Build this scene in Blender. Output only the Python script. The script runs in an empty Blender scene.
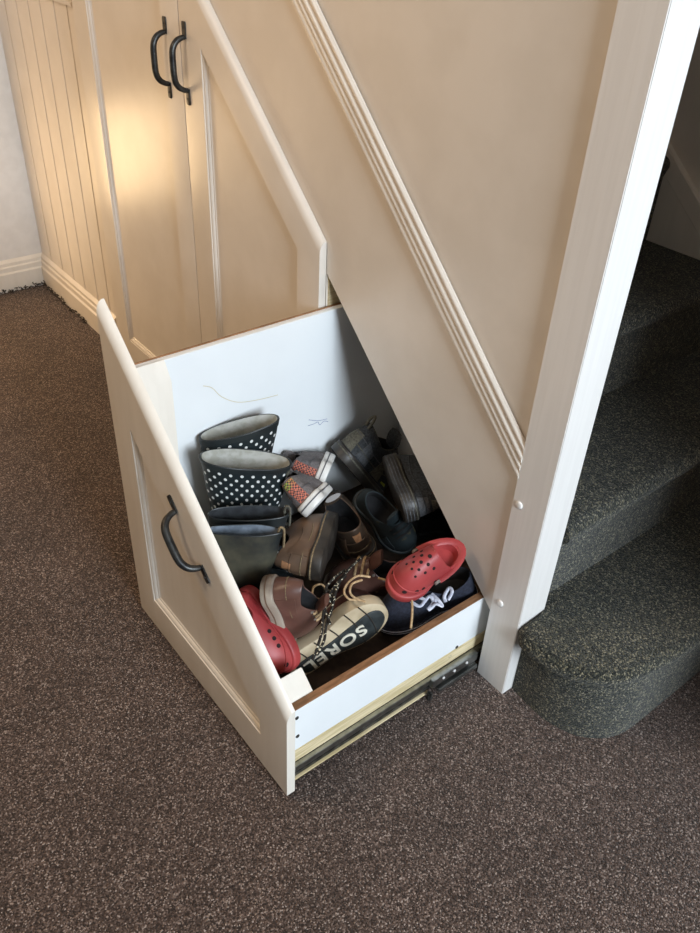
import bpy, bmesh, math, random
from math import sin, cos, pi, sqrt, radians
from mathutils import Vector, Matrix, noise
from mathutils.bvhtree import BVHTree

rng = random.Random(7)
scene = bpy.context.scene
COL = scene.collection

# ------------------------------------------------------------------ materials
def new_mat(name):
    m = bpy.data.materials.new(name); m.use_nodes = True
    nt = m.node_tree; b = nt.nodes['Principled BSDF']
    return m, nt, b

def N(nt, kind, **kw):
    n = nt.nodes.new(kind)
    for k, v in kw.items():
        if k in n.inputs.keys(): n.inputs[k].default_value = v
        else: setattr(n, k, v)
    return n

def coords(nt, scale=(1, 1, 1), kind='Object'):
    tc = N(nt, 'ShaderNodeTexCoord'); mp = N(nt, 'ShaderNodeMapping')
    mp.inputs['Scale'].default_value = scale
    nt.links.new(tc.outputs[kind], mp.inputs['Vector'])
    return mp.outputs['Vector']

def noise_mat(name, c1, c2, scale=40, rough=.5, bump=.2, dist=.001, lo=.4, hi=.6, spec=.5, stretch=(1, 1, 1), detail=4, sheen=0, metallic=0):
    m, nt, b = new_mat(name)
    v = coords(nt, stretch)
    n = N(nt, 'ShaderNodeTexNoise', Scale=scale, Detail=detail)
    nt.links.new(v, n.inputs['Vector'])
    r = N(nt, 'ShaderNodeValToRGB')
    r.color_ramp.elements[0].position = lo; r.color_ramp.elements[1].position = hi
    r.color_ramp.elements[0].color = (*c1, 1); r.color_ramp.elements[1].color = (*c2, 1)
    nt.links.new(n.outputs[0], r.inputs[0]); nt.links.new(r.outputs[0], b.inputs['Base Color'])
    b.inputs['Roughness'].default_value = rough
    b.inputs['Specular IOR Level'].default_value = spec
    b.inputs['Metallic'].default_value = metallic
    if sheen: b.inputs['Sheen Weight'].default_value = sheen
    if bump:
        bp = N(nt, 'ShaderNodeBump', Strength=bump, Distance=dist)
        nt.links.new(n.outputs[0], bp.inputs['Height']); nt.links.new(bp.outputs[0], b.inputs['Normal'])
    return m

def carpet_mat(name, cols, scale, bumpd, clump=None, stretch=(1, 1, 1), rough=.95):
    """short pile carpet: every tuft has a colour of its own"""
    m, nt, b = new_mat(name)
    v = coords(nt, stretch)
    vo = N(nt, 'ShaderNodeTexVoronoi', Scale=scale, Randomness=1.0)
    nt.links.new(v, vo.inputs['Vector'])
    wn = N(nt, 'ShaderNodeTexWhiteNoise'); nt.links.new(vo.outputs['Color'], wn.inputs['Vector'])
    r = N(nt, 'ShaderNodeValToRGB'); r.color_ramp.interpolation = 'CONSTANT'
    el = r.color_ramp.elements
    while len(el) < len(cols): el.new(.5)
    for i, (p, c) in enumerate(cols): el[i].position = p; el[i].color = (*c, 1)
    nt.links.new(wn.outputs['Value'], r.inputs[0])
    big = N(nt, 'ShaderNodeTexNoise', Scale=6, Detail=3); nt.links.new(v, big.inputs['Vector'])
    mr = N(nt, 'ShaderNodeMapRange'); mr.inputs['From Min'].default_value = .3; mr.inputs['From Max'].default_value = .7
    mr.inputs['To Min'].default_value = .86; mr.inputs['To Max'].default_value = 1.12
    nt.links.new(big.outputs[0], mr.inputs['Value'])
    mx = N(nt, 'ShaderNodeMix'); mx.data_type = 'RGBA'; mx.blend_type = 'MULTIPLY'; mx.inputs[0].default_value = 1
    nt.links.new(r.outputs[0], mx.inputs[6]); nt.links.new(mr.outputs[0], mx.inputs[7])
    nt.links.new(mx.outputs[2], b.inputs['Base Color'])
    b.inputs['Roughness'].default_value = rough; b.inputs['Specular IOR Level'].default_value = .1
    b.inputs['Sheen Weight'].default_value = .15
    bp = N(nt, 'ShaderNodeBump', Strength=1.0, Distance=bumpd); bp.invert = True
    nt.links.new(vo.outputs['Distance'], bp.inputs['Height']); nt.links.new(bp.outputs[0], b.inputs['Normal'])
    return m

M = {}
M['paint'] = noise_mat('satin_white_paint', (.76, .70, .61), (.80, .74, .65), 30, .30, .04, .0006, stretch=(1, 1, .15))
M['wallpaint'] = noise_mat('satin_cream_wall_paint', (.70, .635, .555), (.74, .675, .595), 9, .34, .05, .0008)
M['endpaint'] = noise_mat('pale_grey_wall_paint', (.70, .66, .61), (.74, .70, .65), 25, .8, .10, .0008)
M['postpaint'] = noise_mat('brushed_white_gloss_paint', (.77, .74, .70), (.80, .77, .73), 120, .34, .35, .0006, stretch=(1, 1, .04))
M['melamine'] = noise_mat('white_melamine_board', (.80, .82, .82), (.82, .84, .84), 8, .30, 0)
M['rawwood'] = noise_mat('raw_brown_board_edge', (.20, .095, .04), (.30, .15, .07), 160, .8, .2, stretch=(1, .2, 1))
M['pine'] = noise_mat('pale_pine', (.55, .44, .24), (.72, .60, .38), 30, .6, .15, stretch=(6, .4, 6))
M['chip'] = noise_mat('shade_darkened_brown_bottom', (.030, .018, .011), (.055, .033, .02), 40, .7, .1)  # brown board darkened in colour for the shade under the pile
M['steel'] = noise_mat('zinc_plated_steel', (.30, .31, .30), (.42, .43, .42), 60, .35, .05, metallic=1)
M['steeldark'] = noise_mat('dirty_runner_steel', (.05, .05, .048), (.16, .155, .14), 50, .4, .05, metallic=.8)
M['iron'] = noise_mat('black_forged_iron', (.022, .022, .022), (.055, .055, .052), 70, .38, .5, .0012, metallic=.6)
M['dark'] = noise_mat('gap_shade_black', (.01, .009, .008), (.02, .018, .016), 20, .9, 0)  # near-black colour stands in for shade behind the door gap
M['carpet'] = carpet_mat('brown_twist_carpet',
    [(0, (.036, .023, .017)), (.27, (.073, .047, .036)), (.56, (.125, .084, .066)), (.79, (.21, .150, .122)), (.93, (.37, .29, .245))], 400, .0035)
M['stair'] = carpet_mat('dark_green_grey_loop_carpet',
    [(0, (.015, .017, .014)), (.28, (.036, .038, .031)), (.58, (.076, .075, .056)), (.80, (.150, .135, .088)), (.92, (.27, .24, .165))], 370, .0035)
M['rubber'] = noise_mat('black_rubber', (.010, .013, .014), (.020, .025, .026), 18, .42, .05)
M['muddyrubber'] = noise_mat('dusty_black_rubber', (.012, .015, .015), (.10, .09, .055), 14, .60, .12, .001, lo=.42, hi=.72, detail=8)
M['lining'] = noise_mat('pale_grey_cloth_lining', (.36, .35, .30), (.46, .45, .41), 60, .9, .1)
M['darklining'] = noise_mat('dark_grey_cloth_lining', (.020, .022, .025), (.038, .041, .046), 60, .9, .1)
M['bluelining'] = noise_mat('blue_grey_cloth_lining', (.13, .155, .19), (.20, .235, .28), 60, .9, .1)
M['blackcloth'] = noise_mat('black_cloth', (.006, .006, .007), (.014, .013, .014), 60, .9, .1)
M['canvas'] = noise_mat('grey_canvas', (.105, .095, .095), (.16, .145, .145), 220, .9, .4, .0006)
M['whiterubber'] = noise_mat('off_white_rubber', (.62, .61, .58), (.72, .71, .68), 40, .45, .05)
M['greystripe'] = noise_mat('dark_grey_rubber_stripe', (.07, .07, .08), (.1, .1, .11), 40, .5, 0)
M['leather'] = noise_mat('oiled_brown_leather', (.036, .024, .016), (.105, .068, .045), 22, .42, .25, .001, lo=.3, hi=.75)
M['leather2'] = noise_mat('scuffed_brown_leather', (.075, .045, .029), (.19, .115, .07), 16, .45, .25, .001, lo=.3, hi=.75)
M['plumleather'] = noise_mat('plum_brown_leather', (.070, .030, .023), (.17, .085, .062), 16, .36, .25, .001, lo=.3, hi=.75)
M['bootleather'] = noise_mat('dark_red_brown_leather', (.035, .011, .009), (.075, .025, .019), 20, .45, .2, .001)
M['tan'] = noise_mat('tan_leather', (.28, .13, .06), (.42, .21, .10), 40, .6, .1)
M['tanlace'] = noise_mat('tan_lace', (.34, .22, .11), (.52, .36, .20), 200, .8, .3, .0005)
M['seam'] = noise_mat('ochre_welt_stitching', (.14, .10, .06), (.26, .19, .10), 300, .8, .3, .0005)
M['brownrubber'] = noise_mat('dark_brown_rubber', (.018, .015, .012), (.04, .034, .028), 30, .45, .1)
M['cream'] = noise_mat('cream_rubber', (.40, .31, .19), (.55, .45, .30), 14, .6, .1)
M['beige'] = noise_mat('scuffed_beige_rubber', (.13, .10, .08), (.34, .28, .22), 14, .6, .1)
M['lettering'] = noise_mat('cream_lettering', (.66, .62, .50), (.76, .72, .60), 20, .6, 0)
M['soleblack'] = noise_mat('black_outsole_rubber', (.012, .016, .017), (.026, .032, .032), 60, .6, .2)
M['mesh'] = noise_mat('charcoal_mesh_fabric', (.016, .018, .021), (.042, .046, .050), 240, .85, .5, .0008)
M['greyfab'] = noise_mat('mid_grey_fabric', (.060, .062, .066), (.10, .102, .107), 240, .85, .4, .0008)
M['olive'] = noise_mat('olive_grey_webbing', (.07, .066, .048), (.12, .112, .085), 200, .85, .4, .0008)
M['lime'] = noise_mat('yellow_green_rubber', (.30, .32, .03), (.42, .44, .06), 40, .5, 0)
M['teal'] = noise_mat('dark_teal_speckled_cloth', (.005, .011, .013), (.12, .09, .018), 26, .8, .2, lo=.60, hi=.72)
M['tealplain'] = noise_mat('dark_teal_suede', (.005, .010, .012), (.012, .022, .026), 40, .8, .2)
M['red'] = noise_mat('faded_red_foam', (.31, .034, .036), (.41, .056, .054), 9, .48, .06, .001)
M['hole'] = noise_mat('vent_hole_shade', (.012, .004, .004), (.02, .006, .006), 9, .9, 0)  # dark discs carry the shade inside the vent holes as colour
M['grime'] = noise_mat('dirty_grey_rivet', (.12, .10, .085), (.25, .21, .18), 90, .6, .2)
M['navy'] = noise_mat('navy_canvas', (.008, .010, .020), (.018, .022, .040), 200, .85, .3, .0005)
M['whitelace'] = noise_mat('white_lace', (.52, .54, .64), (.70, .72, .80), 120, .8, .2)
M['pink'] = noise_mat('pale_pink_plastic', (.55, .30, .24), (.70, .42, .34), 60, .5, 0)
M['ink'] = noise_mat('blue_pen_ink', (.10, .12, .30), (.16, .18, .38), 60, .5, 0)
M['scratch'] = noise_mat('ochre_scuff', (.60, .55, .38), (.66, .60, .44), 60, .5, 0)
M['lint'] = noise_mat('dark_carpet_fluff', (.03, .024, .02), (.08, .065, .05), 90, .9, 0)
M['lacedark'] = noise_mat('black_flecked_lace', (.012, .010, .008), (.62, .58, .44), 230, .8, .2, .0005, lo=.655, hi=.68, detail=0)

def dot_mat(name, base, dot, sp, rad, squash=1.0):
    """polka dots laid on the shaft, staggered rows (UV in metres)"""
    m, nt, b = new_mat(name)
    uv = N(nt, 'ShaderNodeUVMap')
    masks = []
    for off in (0, .5):
        mp = N(nt, 'ShaderNodeMapping')
        mp.inputs['Scale'].default_value = (1 / sp, 1 / (sp * squash), 1)
        mp.inputs['Location'].default_value = (off, off, 0)
        nt.links.new(uv.outputs[0], mp.inputs['Vector'])
        fr = N(nt, 'ShaderNodeVectorMath', operation='FRACTION'); nt.links.new(mp.outputs[0], fr.inputs[0])
        sb = N(nt, 'ShaderNodeVectorMath', operation='SUBTRACT'); nt.links.new(fr.outputs[0], sb.inputs[0])
        sb.inputs[1].default_value = (.5, .5, 0)
        ml = N(nt, 'ShaderNodeVectorMath', operation='MULTIPLY'); nt.links.new(sb.outputs[0], ml.inputs[0])
        ml.inputs[1].default_value = (1, squash, 0)
        ln = N(nt, 'ShaderNodeVectorMath', operation='LENGTH'); nt.links.new(ml.outputs[0], ln.inputs[0])
        lt = N(nt, 'ShaderNodeMath', operation='LESS_THAN'); nt.links.new(ln.outputs['Value'], lt.inputs[0])
        lt.inputs[1].default_value = rad / sp
        masks.append(lt)
    mx = N(nt, 'ShaderNodeMath', operation='MAXIMUM')
    nt.links.new(masks[0].outputs[0], mx.inputs[0]); nt.links.new(masks[1].outputs[0], mx.inputs[1])
    mix = N(nt, 'ShaderNodeMix'); mix.data_type = 'RGBA'
    mix.inputs[6].default_value = (*base, 1); mix.inputs[7].default_value = (*dot, 1)
    nt.links.new(mx.outputs[0], mix.inputs[0]); nt.links.new(mix.outputs[2], b.inputs['Base Color'])
    b.inputs['Roughness'].default_value = .42
    return m
M['dots'] = dot_mat('black_rubber_with_white_dots', (.012, .018, .020), (.70, .70, .66), .0225, .0033, 1.0)

def checker_mat(name, a, c, scale):
    m, nt, b = new_mat(name)
    v = coords(nt, (1, 1, 1))
    ck = N(nt, 'ShaderNodeTexChecker', Scale=scale)
    ck.inputs['Color1'].default_value = (*a, 1); ck.inputs['Color2'].default_value = (*c, 1)
    nt.links.new(v, ck.inputs['Vector']); nt.links.new(ck.outputs[0], b.inputs['Base Color'])
    b.inputs['Roughness'].default_value = .8
    return m
M['check'] = checker_mat('orange_white_black_check', (.55, .16, .10), (.06, .04, .04), 270)
M['checkgreen'] = checker_mat('green_black_check', (.28, .34, .06), (.05, .05, .04), 270)

# ------------------------------------------------------------------ mesh helpers
def mesh(name, V, F, mat, parent=None, smooth=35, uv=None):
    me = bpy.data.meshes.new(name)
    me.from_pydata([tuple(v) for v in V], [], F)
    me.materials.append(mat if not isinstance(mat, str) else M[mat])
    if uv:
        l = me.uv_layers.new(name='UVMap'); k = 0
        for p in me.polygons:
            for li in p.loop_indices: l.data[li].uv = uv[k]; k += 1
    bm = bmesh.new(); bm.from_mesh(me); bmesh.ops.recalc_face_normals(bm, faces=bm.faces); bm.to_mesh(me); bm.free()
    if smooth:
        me.polygons.foreach_set('use_smooth', [True] * len(me.polygons))
        me.set_sharp_from_angle(angle=radians(smooth))
    o = bpy.data.objects.new(name, me); COL.objects.link(o)
    if parent is not None: o.parent = parent
    return o

def tag(o, label=None, cat=None, group=None, kind=None):
    if label: o['label'] = label
    if cat: o['category'] = cat
    if group: o['group'] = group
    if kind: o['kind'] = kind
    return o

def empty(name, loc=(0, 0, 0), mat4=None):
    o = bpy.data.objects.new(name, None); COL.objects.link(o)
    o.empty_display_size = .05
    if mat4 is not None: o.matrix_world = mat4
    else: o.location = loc
    return o

def boxv(x0, x1, y0, y1, z0, z1):
    V = [(x, y, z) for x in (x0, x1) for y in (y0, y1) for z in (z0, z1)]
    F = [(0, 1, 3, 2), (4, 6, 7, 5), (0, 4, 5, 1), (2, 3, 7, 6), (0, 2, 6, 4), (1, 5, 7, 3)]
    return V, F

def bevel(o, w, seg=2):
    bm = bmesh.new(); bm.from_mesh(o.data)
    bmesh.ops.bevel(bm, geom=bm.edges[:], offset=w, segments=seg, affect='EDGES', clamp_overlap=True)
    bm.to_mesh(o.data); bm.free()
    o.data.polygons.foreach_set('use_smooth', [True] * len(o.data.polygons)); o.data.set_sharp_from_angle(angle=radians(40))
    return o

def box(name, b, mat, parent=None, bev=.0015):
    o = mesh(name, *boxv(*b), mat, parent)
    if bev: bevel(o, bev)
    return o

def prism(name, poly, axis, a, b, mat, parent=None, bev=0, smooth=35):
    """polygon in the two other axes, extruded along axis between a and b"""
    def mk(p, t):
        return {'y': (p[0], t, p[1]), 'x': (t, p[0], p[1]), 'z': (p[0], p[1], t)}[axis]
    n = len(poly)
    V = [mk(p, a) for p in poly] + [mk(p, b) for p in poly]
    F = [tuple(range(n)), tuple(range(2 * n - 1, n - 1, -1))] + [(i, (i + 1) % n, n + (i + 1) % n, n + i) for i in range(n)]
    o = mesh(name, V, F, mat, parent, smooth)
    if bev: bevel(o, bev)
    return o

def loft_data(rings, closed=True, cap0=False, cap1=False, uv=False):
    n = len(rings[0]); V = [p for r in rings for p in r]; F = []; U = []
    per = [0]
    ref = rings[-1] if uv != 'first' else rings[0]
    for i in range(n): per.append(per[-1] + (Vector(ref[(i + 1) % n]) - Vector(ref[i])).length)
    hv = [0]
    for k in range(1, len(rings)): hv.append(hv[-1] + (Vector(rings[k][0]) - Vector(rings[k - 1][0])).length)
    for k in range(len(rings) - 1):
        for i in range(n if closed else n - 1):
            j = (i + 1) % n
            F.append((k * n + i, k * n + j, (k + 1) * n + j, (k + 1) * n + i))
            U += [(per[i], hv[k]), (per[i + 1], hv[k]), (per[i + 1], hv[k + 1]), (per[i], hv[k + 1])]
    if cap0: F.append(tuple(range(n))); U += [(0, 0)] * n
    if cap1: F.append(tuple(reversed(range((len(rings) - 1) * n, len(rings) * n)))); U += [(0, 0)] * n
    return V, F, U

def loft(name, rings, mat, parent=None, closed=True, cap0=False, cap1=False, smooth=50):
    V, F, U = loft_data(rings, closed, cap0, cap1, True)
    return mesh(name, V, F, mat, parent, smooth, U)

def smooth_pts(pts, sub=6):
    P = [Vector(p) for p in pts]; out = []
    for i in range(len(P) - 1):
        p0 = P[max(i - 1, 0)]; p1 = P[i]; p2 = P[i + 1]; p3 = P[min(i + 2, len(P) - 1)]
        for k in range(sub):
            t = k / sub
            out.append(.5 * ((2 * p1) + (p2 - p0) * t + (2 * p0 - 5 * p1 + 4 * p2 - p3) * t * t + (3 * p1 - p0 - 3 * p2 + p3) * t ** 3))
    out.append(P[-1]); return out

def tube_data(pts, r, seg=8, closed=False, flat=1.0, up=None):
    P = [Vector(p) for p in pts]; n = len(P); rings = []
    prev = None
    for i in range(n):
        if closed: t = P[(i + 1) % n] - P[i - 1]
        else: t = P[min(i + 1, n - 1)] - P[max(i - 1, 0)]
        t.normalize()
        if prev is None:
            a = Vector(up) if up is not None else (Vector((0, 0, 1)) if abs(t.z) < .9 else Vector((1, 0, 0)))
        else: a = prev
        s = (a - t * a.dot(t)).normalized(); b = t.cross(s); prev = s
        rr = r[i] if isinstance(r, (list, tuple)) else r
        rings.append([P[i] + (s * cos(q) * flat + b * sin(q)) * rr for q in [2 * pi * k / seg for k in range(seg)]])
    if closed: rings.append(rings[0])
    return rings

def tube(name, pts, r, mat, parent=None, seg=8, closed=False, flat=1.0, up=None):
    return loft(name, tube_data(pts, r, seg, closed, flat, up), mat, parent, cap0=not closed, cap1=not closed)

def ogee(name, path_a, path_b, prof, mat, parent=None, kind=None):
    """straight moulding: profile (out, up) swept between two frames given as functions (out, up) -> point"""
    rings = [[Vector(f(o, u)) for o, u in prof] for f in (path_a, path_b)]
    n = len(prof)
    V = rings[0] + rings[1]
    F = [(i, (i + 1) % n, n + (i + 1) % n, n + i) for i in range(n)] + [tuple(range(n)), tuple(range(2 * n - 1, n - 1, -1))]
    return mesh(name, V, F, mat, parent, 30)

# ------------------------------------------------------------------ figures of the place (metres)
SL = .8931                       # slope of the stair
CA = 1 / sqrt(1 + SL * SL)
def line_open(x): return .12 - SL * x      # lower edge of the diagonal panel
def line_mould_lo(x): return .536 + (-.095 - x) * .938
def line_mould_hi(x): return line_mould_lo(x) + .074
XE = -2.395                      # end wall
XP0, XP1 = -.0600, .012           # newel
YP0, YP1 = -.0066, .0676
FAR = .915
struct = lambda o: tag(o, kind='structure')

# floor
o = mesh('floor', *boxv(-5.0, 3.2, -4.2, FAR + .05, -.05, 0), 'carpet', smooth=0); struct(o)
# end wall
struct(mesh('wall_left', *boxv(XE - .1, XE, -.27, FAR + .05, 0, 2.4), 'endpaint', smooth=0))
# beadboard + plain wall left of the doors, y = 0 : grooves are cut in the board
gx = [-2.30, -2.196, -2.095, -1.999, -1.893, -1.800]
poly = [(XE, .05), (XE, 0)]
for g in gx: poly += [(g - .0045, 0), (g - .002, .0045), (g + .002, .0045), (g + .0045, 0)]
poly += [(-1.717, 0), (-1.717, .05)]
struct(prism('wall_panelling', poly, 'z', 0, 1.02, 'wallpaint', smooth=20))
struct(mesh('wall_front', *boxv(XE, -1.717, .0, .05, 1.02, 2.4), 'wallpaint', smooth=0))
# chair rail on the panelling
prof = [(0, 0), (.010, .002), (.012, .010), (.007, .014), (.013, .022), (.016, .032), (.010, .038), (0, .040)]
struct(ogee('trim_1', lambda a, u: (XE, -a, 1.010 + u), lambda a, u: (-1.742, -a, 1.010 + u), prof, 'wallpaint'))
# baseboards
bp = [(0, 0), (.019, 0), (.019, .068), (.014, .074), (.014, .090), (.010, .095), (.010, .106), (.004, .114), (0, .117)]
struct(ogee('baseboard_front', lambda a, u: (XE, -a, u), lambda a, u: (-1.750, -a, u), bp, 'wallpaint'))
struct(ogee('baseboard_left', lambda a, u: (XE + a, -.27, u), lambda a, u: (XE + a, -.0, u), bp, 'paint'))

# wall on the stair side: diagonal panel (y 0..) and the wall above the moulding (set back)
xL, xR = -1.717, XP0 + .002
struct(prism('wall_stringer', [(xL, line_open(xL)), (xR, line_open(xR)), (xR, line_mould_hi(xR) - .01), (xL, line_mould_hi(xL) - .01)], 'y', 0, .035, 'wallpaint'))
struct(prism('wall_right', [(-1.20, line_mould_hi(-1.20) - .02), (xR, line_mould_hi(xR) - .02), (xR, 2.4), (-1.20, 2.4)], 'y', .0035, .035, 'wallpaint'))
# diagonal moulding with ridges
mprof = [(0, 0), (.005, 0)]
for c_, w_, h_ in ((.0095, .0085, .0080), (.0270, .0065, .0085), (.0435, .0080, .0090), (.0620, .0060, .0075)):
    mprof += [(.0045 + (h_ - .0045) * sin(pi * k / 6) ** .6, c_ - w_ + 2 * w_ * k / 6) for k in range(7)]
mprof += [(.003, .070), (0, .070)]
cm = 1 / sqrt(1 + .938 ** 2)
def mframe(x):
    z = line_mould_lo(x)
    return lambda a, u: (x, -a, z + u / cm * .77)
struct(ogee('trim_2', mframe(-1.25), mframe(xR), mprof, 'wallpaint'))
# upright of the carcass between the doors and the drawer
struct(prism('trim_3', [(-.645, 0), (-.6215, 0), (-.6215, line_open(-.6215)), (-.645, line_open(-.645))], 'y', .0, FAR, 'paint'))
struct(box('trim_4', (-.6215, -.6175, .004, .06, .0, line_open(-.6175)), 'pine', bev=0))

# newel post
post = empty('newel_post', (XP0 / 2 + XP1 / 2, .03, 0))
tag(post, 'tall square white-painted newel post with two round plugs at the foot of the stairs', 'post')
PM = Matrix.Translation((-(XP0 + XP1) / 2, -.03, 0))
def in_parent(o, inv): o.data.transform(inv); return o
p_ = box('shaft', (XP0, XP1, YP0, YP1, 0, 2.4), 'postpaint', post, .0014); in_parent(p_, PM)
for (x, z) in ((-.0395, .221), (-.0445, .459)):
    rings = []
    for (rr, d) in ((.0078, 0), (.0076, .0016), (.0064, .0030), (.0035, .0036), (.0001, .0038)):
        rings.append([(x + rr * cos(2 * pi * k / 20), YP0 - d, z + rr * sin(2 * pi * k / 20)) for k in range(20)])
    c_ = loft('plug_cap', rings, 'postpaint', post, cap1=True); in_parent(c_, PM)

# ------------------------------------------------------------------ stairs
H, G = .205, .2295
stairs = empty('staircase', (.1, .3, 0))
tag(stairs, 'staircase covered in dark grey-green carpet behind the white newel post', 'staircase')
SM = Matrix.Translation((-.1, -.3, 0))
def arc(cx, cz, r, a0, a1, n): return [(cx + r * cos(a0 + (a1 - a0) * k / n), cz + r * sin(a0 + (a1 - a0) * k / n)) for k in range(n + 1)]
# first step: curved end wrapping the newel
r_out = smooth_pts([(.013, .022, 0), (.060, .017, 0), (.100, .017, 0), (.138, .026, 0), (.172, .044, 0), (.198, .073, 0), (.213, .105, 0), (.219, .150, 0), (.220, .30, 0), (.220, .60, 0), (.220, FAR - .0195, 0)], 6)
n_out = smooth_pts([(.013, -.004, 0), (.030, -.022, 0), (.056, -.028, 0), (.092, -.024, 0), (.130, -.014, 0), (.168, .008, 0), (.197, .041, 0), (.217, .087, 0), (.228, .148, 0), (.238, .28, 0), (.240, .60, 0), (.240, FAR - .0195, 0)], 6)
def wall_strip(name, pts, z0, z1, th, mat, parent):
    n = len(pts); V = []
    inn = []
    for i, p in enumerate(pts):
        t = (pts[min(i + 1, n - 1)] - pts[max(i - 1, 0)]).normalized(); nn = Vector((-t.y, t.x, 0))
        inn.append(p + nn * th)
    zs = [z0 + (z1 - z0) * k / 6 for k in range(7)]
    rings = [[Vector((p.x, p.y, z)) for p in pts] for z in zs] + [[Vector((p.x, p.y, z)) for p in inn] for z in reversed(zs)]
    return loft(name, rings + [rings[0]], mat, parent, closed=False)
s_ = wall_strip('riser', r_out, 0, H - .02, .012, M['stair'], stairs); in_parent(s_, SM)
back = [Vector((-.012, FAR - .0195, 0)), Vector((-.012, .075, 0)), Vector((.013, .070, 0))]
ol = n_out + back
def inset(pts, d, m):
    out = []
    for i, p in enumerate(pts):
        if i >= m: out.append(p.copy()); continue
        t = (pts[min(i + 1, m - 1)] - pts[max(i - 1, 0)]).normalized(); nn = Vector((-t.y, t.x, 0))
        out.append(p + nn * d)
    return out
rings = []
RN = .019
for k in range(9):
    a = -pi / 2 + pi * k / 8
    d = RN * (1 - cos(a))
    rings.append([Vector((p.x, p.y, H - RN + RN * sin(a))) for p in inset(ol, d, len(n_out))])
s_ = loft('tread', rings, 'stair', stairs, cap0=True, cap1=True, smooth=60); in_parent(s_, SM)
for k in range(2, 8):
    xr = .219 - G * (k - 1); zb = (k - 1) * H - .004; zt = k * H
    outer = [(xr, zb), (xr, zt - .062), (xr + (.004 if k < 4 else 0), zt - .048)] + arc(xr + (.012 if k < 4 else -.012), zt - .022, .022, -.9 if k < 4 else 0, pi / 2, 8) + [(xr - .10, zt), (xr - G - .004, zt)]
    inner = [(xr - G - .004, zt - .024), (xr - .018, zt - .024), (xr - .018, zb)]
    nm = 'step'
    s_ = prism(nm, outer + inner, 'y', .0700 if k < 3 else .038, FAR - .0195, 'stair', stairs, smooth=50); in_parent(s_, SM)
# far wall of the stair, skirting board on it, unseen shading wall
struct(mesh('wall_back', *boxv(-2.6, 1.25, FAR, FAR + .05, 0, 2.4), 'wallpaint', smooth=0))
def skl(x): return .815 + (-.44 - x) * SL * .86
struct(prism('trim_5', [(.33, 0), (.33, .12), (-1.6, skl(-1.6)), (-1.6, 1.2)], 'y', FAR - .018, FAR, 'paint'))
struct(prism('trim_6', [(.33, .12), (.33, .175), (-1.6, skl(-1.6) + .055), (-1.6, skl(-1.6))], 'y', FAR - .019, FAR, 'paint', bev=.002))
struct(mesh('ceiling', *boxv(-2.6, 3.2, -4.2, FAR + .05, 2.4, 2.45), 'endpaint', smooth=0))
struct(mesh('wall_stair_shade', *boxv(.75, .80, .12, FAR - .001, 0, 2.4), 'wallpaint', smooth=0))  # out of view, added to hold daylight off the stairs and far skirting

# ------------------------------------------------------------------ fronts (doors and the drawer front)
TF = .017
def slab(name, xl, xr, zb, hl, hr, recess, y_face, mat, parent, top_round=.020, T=TF):
    """board with a rounded sloping top edge and a recessed moulded panel; y_face = front face"""
    yb = y_face + T
    outer = lambda d, e=0: [Vector((xl + e, 0, zb + e)), Vector((xr - e, 0, zb + e)), Vector((xr - e, 0, hr - d / CA)), Vector((xl + e, 0, hl - d / CA))]
    rings = []
    n = 10
    rings.append([p + Vector((0, yb, 0)) for p in outer(0)])
    for k in range(n + 1):
        a = pi / 2 * k / n
        d = top_round * (1 - cos(a)); y = yb - .002 - (T - .002) * sin(a)
        e = .0012 if k == n else 0
        rings.append([p + Vector((0, y, 0)) for p in outer(d, e)])
    V = [p for r in rings for p in r]; F = [(3, 2, 1, 0)]
    for k in range(len(rings) - 1):
        for i in range(4):
            j = (i + 1) % 4
            F.append((k * 4 + i, k * 4 + j, (k + 1) * 4 + j, (k + 1) * 4 + i))
    # front face with a hole: triangulate between outer ring and recess ring
    base = (len(rings) - 1) * 4
    bm = bmesh.new(); vs = [bm.verts.new(v) for v in V]
    for f in F: bm.faces.new([vs[i] for i in f])
    rc = [Vector((x, y_face, z)) for x, z in recess]
    rv = [bm.verts.new(v) for v in rc]
    oe = [vs[base + i] for i in range(4)]
    edges = []
    for i in range(4): edges.append(bm.edges.get((oe[i], oe[(i + 1) % 4])) or bm.edges.new((oe[i], oe[(i + 1) % 4])))
    for i in range(len(rv)): edges.append(bm.edges.new((rv[i], rv[(i + 1) % len(rv)])))
    bmesh.ops.triangle_fill(bm, edges=edges, use_beauty=True)
    me = bpy.data.meshes.new(name); bmesh.ops.recalc_face_normals(bm, faces=bm.faces); bm.to_mesh(me); bm.free()
    me.materials.append(M[mat]); me.polygons.foreach_set('use_smooth', [True] * len(me.polygons)); me.set_sharp_from_angle(angle=radians(28))
    o = bpy.data.objects.new(name, me); COL.objects.link(o); o.parent = parent
    # moulding: offset rings stepping into the recess
    def off(poly, d):
        n = len(poly); out = []
        for i in range(n):
            p0 = Vector(poly[i - 1]); p1 = Vector(poly[i]); p2 = Vector(poly[(i + 1) % n])
            a = (p1 - p0).normalized(); b = (p2 - p1).normalized()
            na = Vector((-a.y, a.x)); nb = Vector((-b.y, b.x)); m = (na + nb); m = m / (m.length ** 2) * 2
            out.append(p1 + m * d)
        return out
    steps = [(0, 0), (.0012, .0022), (.005, .0026), (.0078, .0046), (.0096, .0074), (.0125, .0078), (.0145, .0096)]
    mr = [[(p.x, y_face + dp, p.y) for p in off(recess, d)] for d, dp in steps]
    V2, F2, U2 = loft_data(mr)
    mesh('panel_moulding', V2, F2, mat, o, 20)
    last = mr[-1]
    mesh('recessed_panel', last + [(x, y_face + .0150, z) for x, y, z in last],
         [tuple(range(len(last))), tuple(range(2 * len(last) - 1, len(last) - 1, -1))] + [(i, (i + 1) % len(last), len(last) + (i + 1) % len(last), len(last) + i) for i in range(len(last))], mat, o, 20)
    return o

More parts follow.
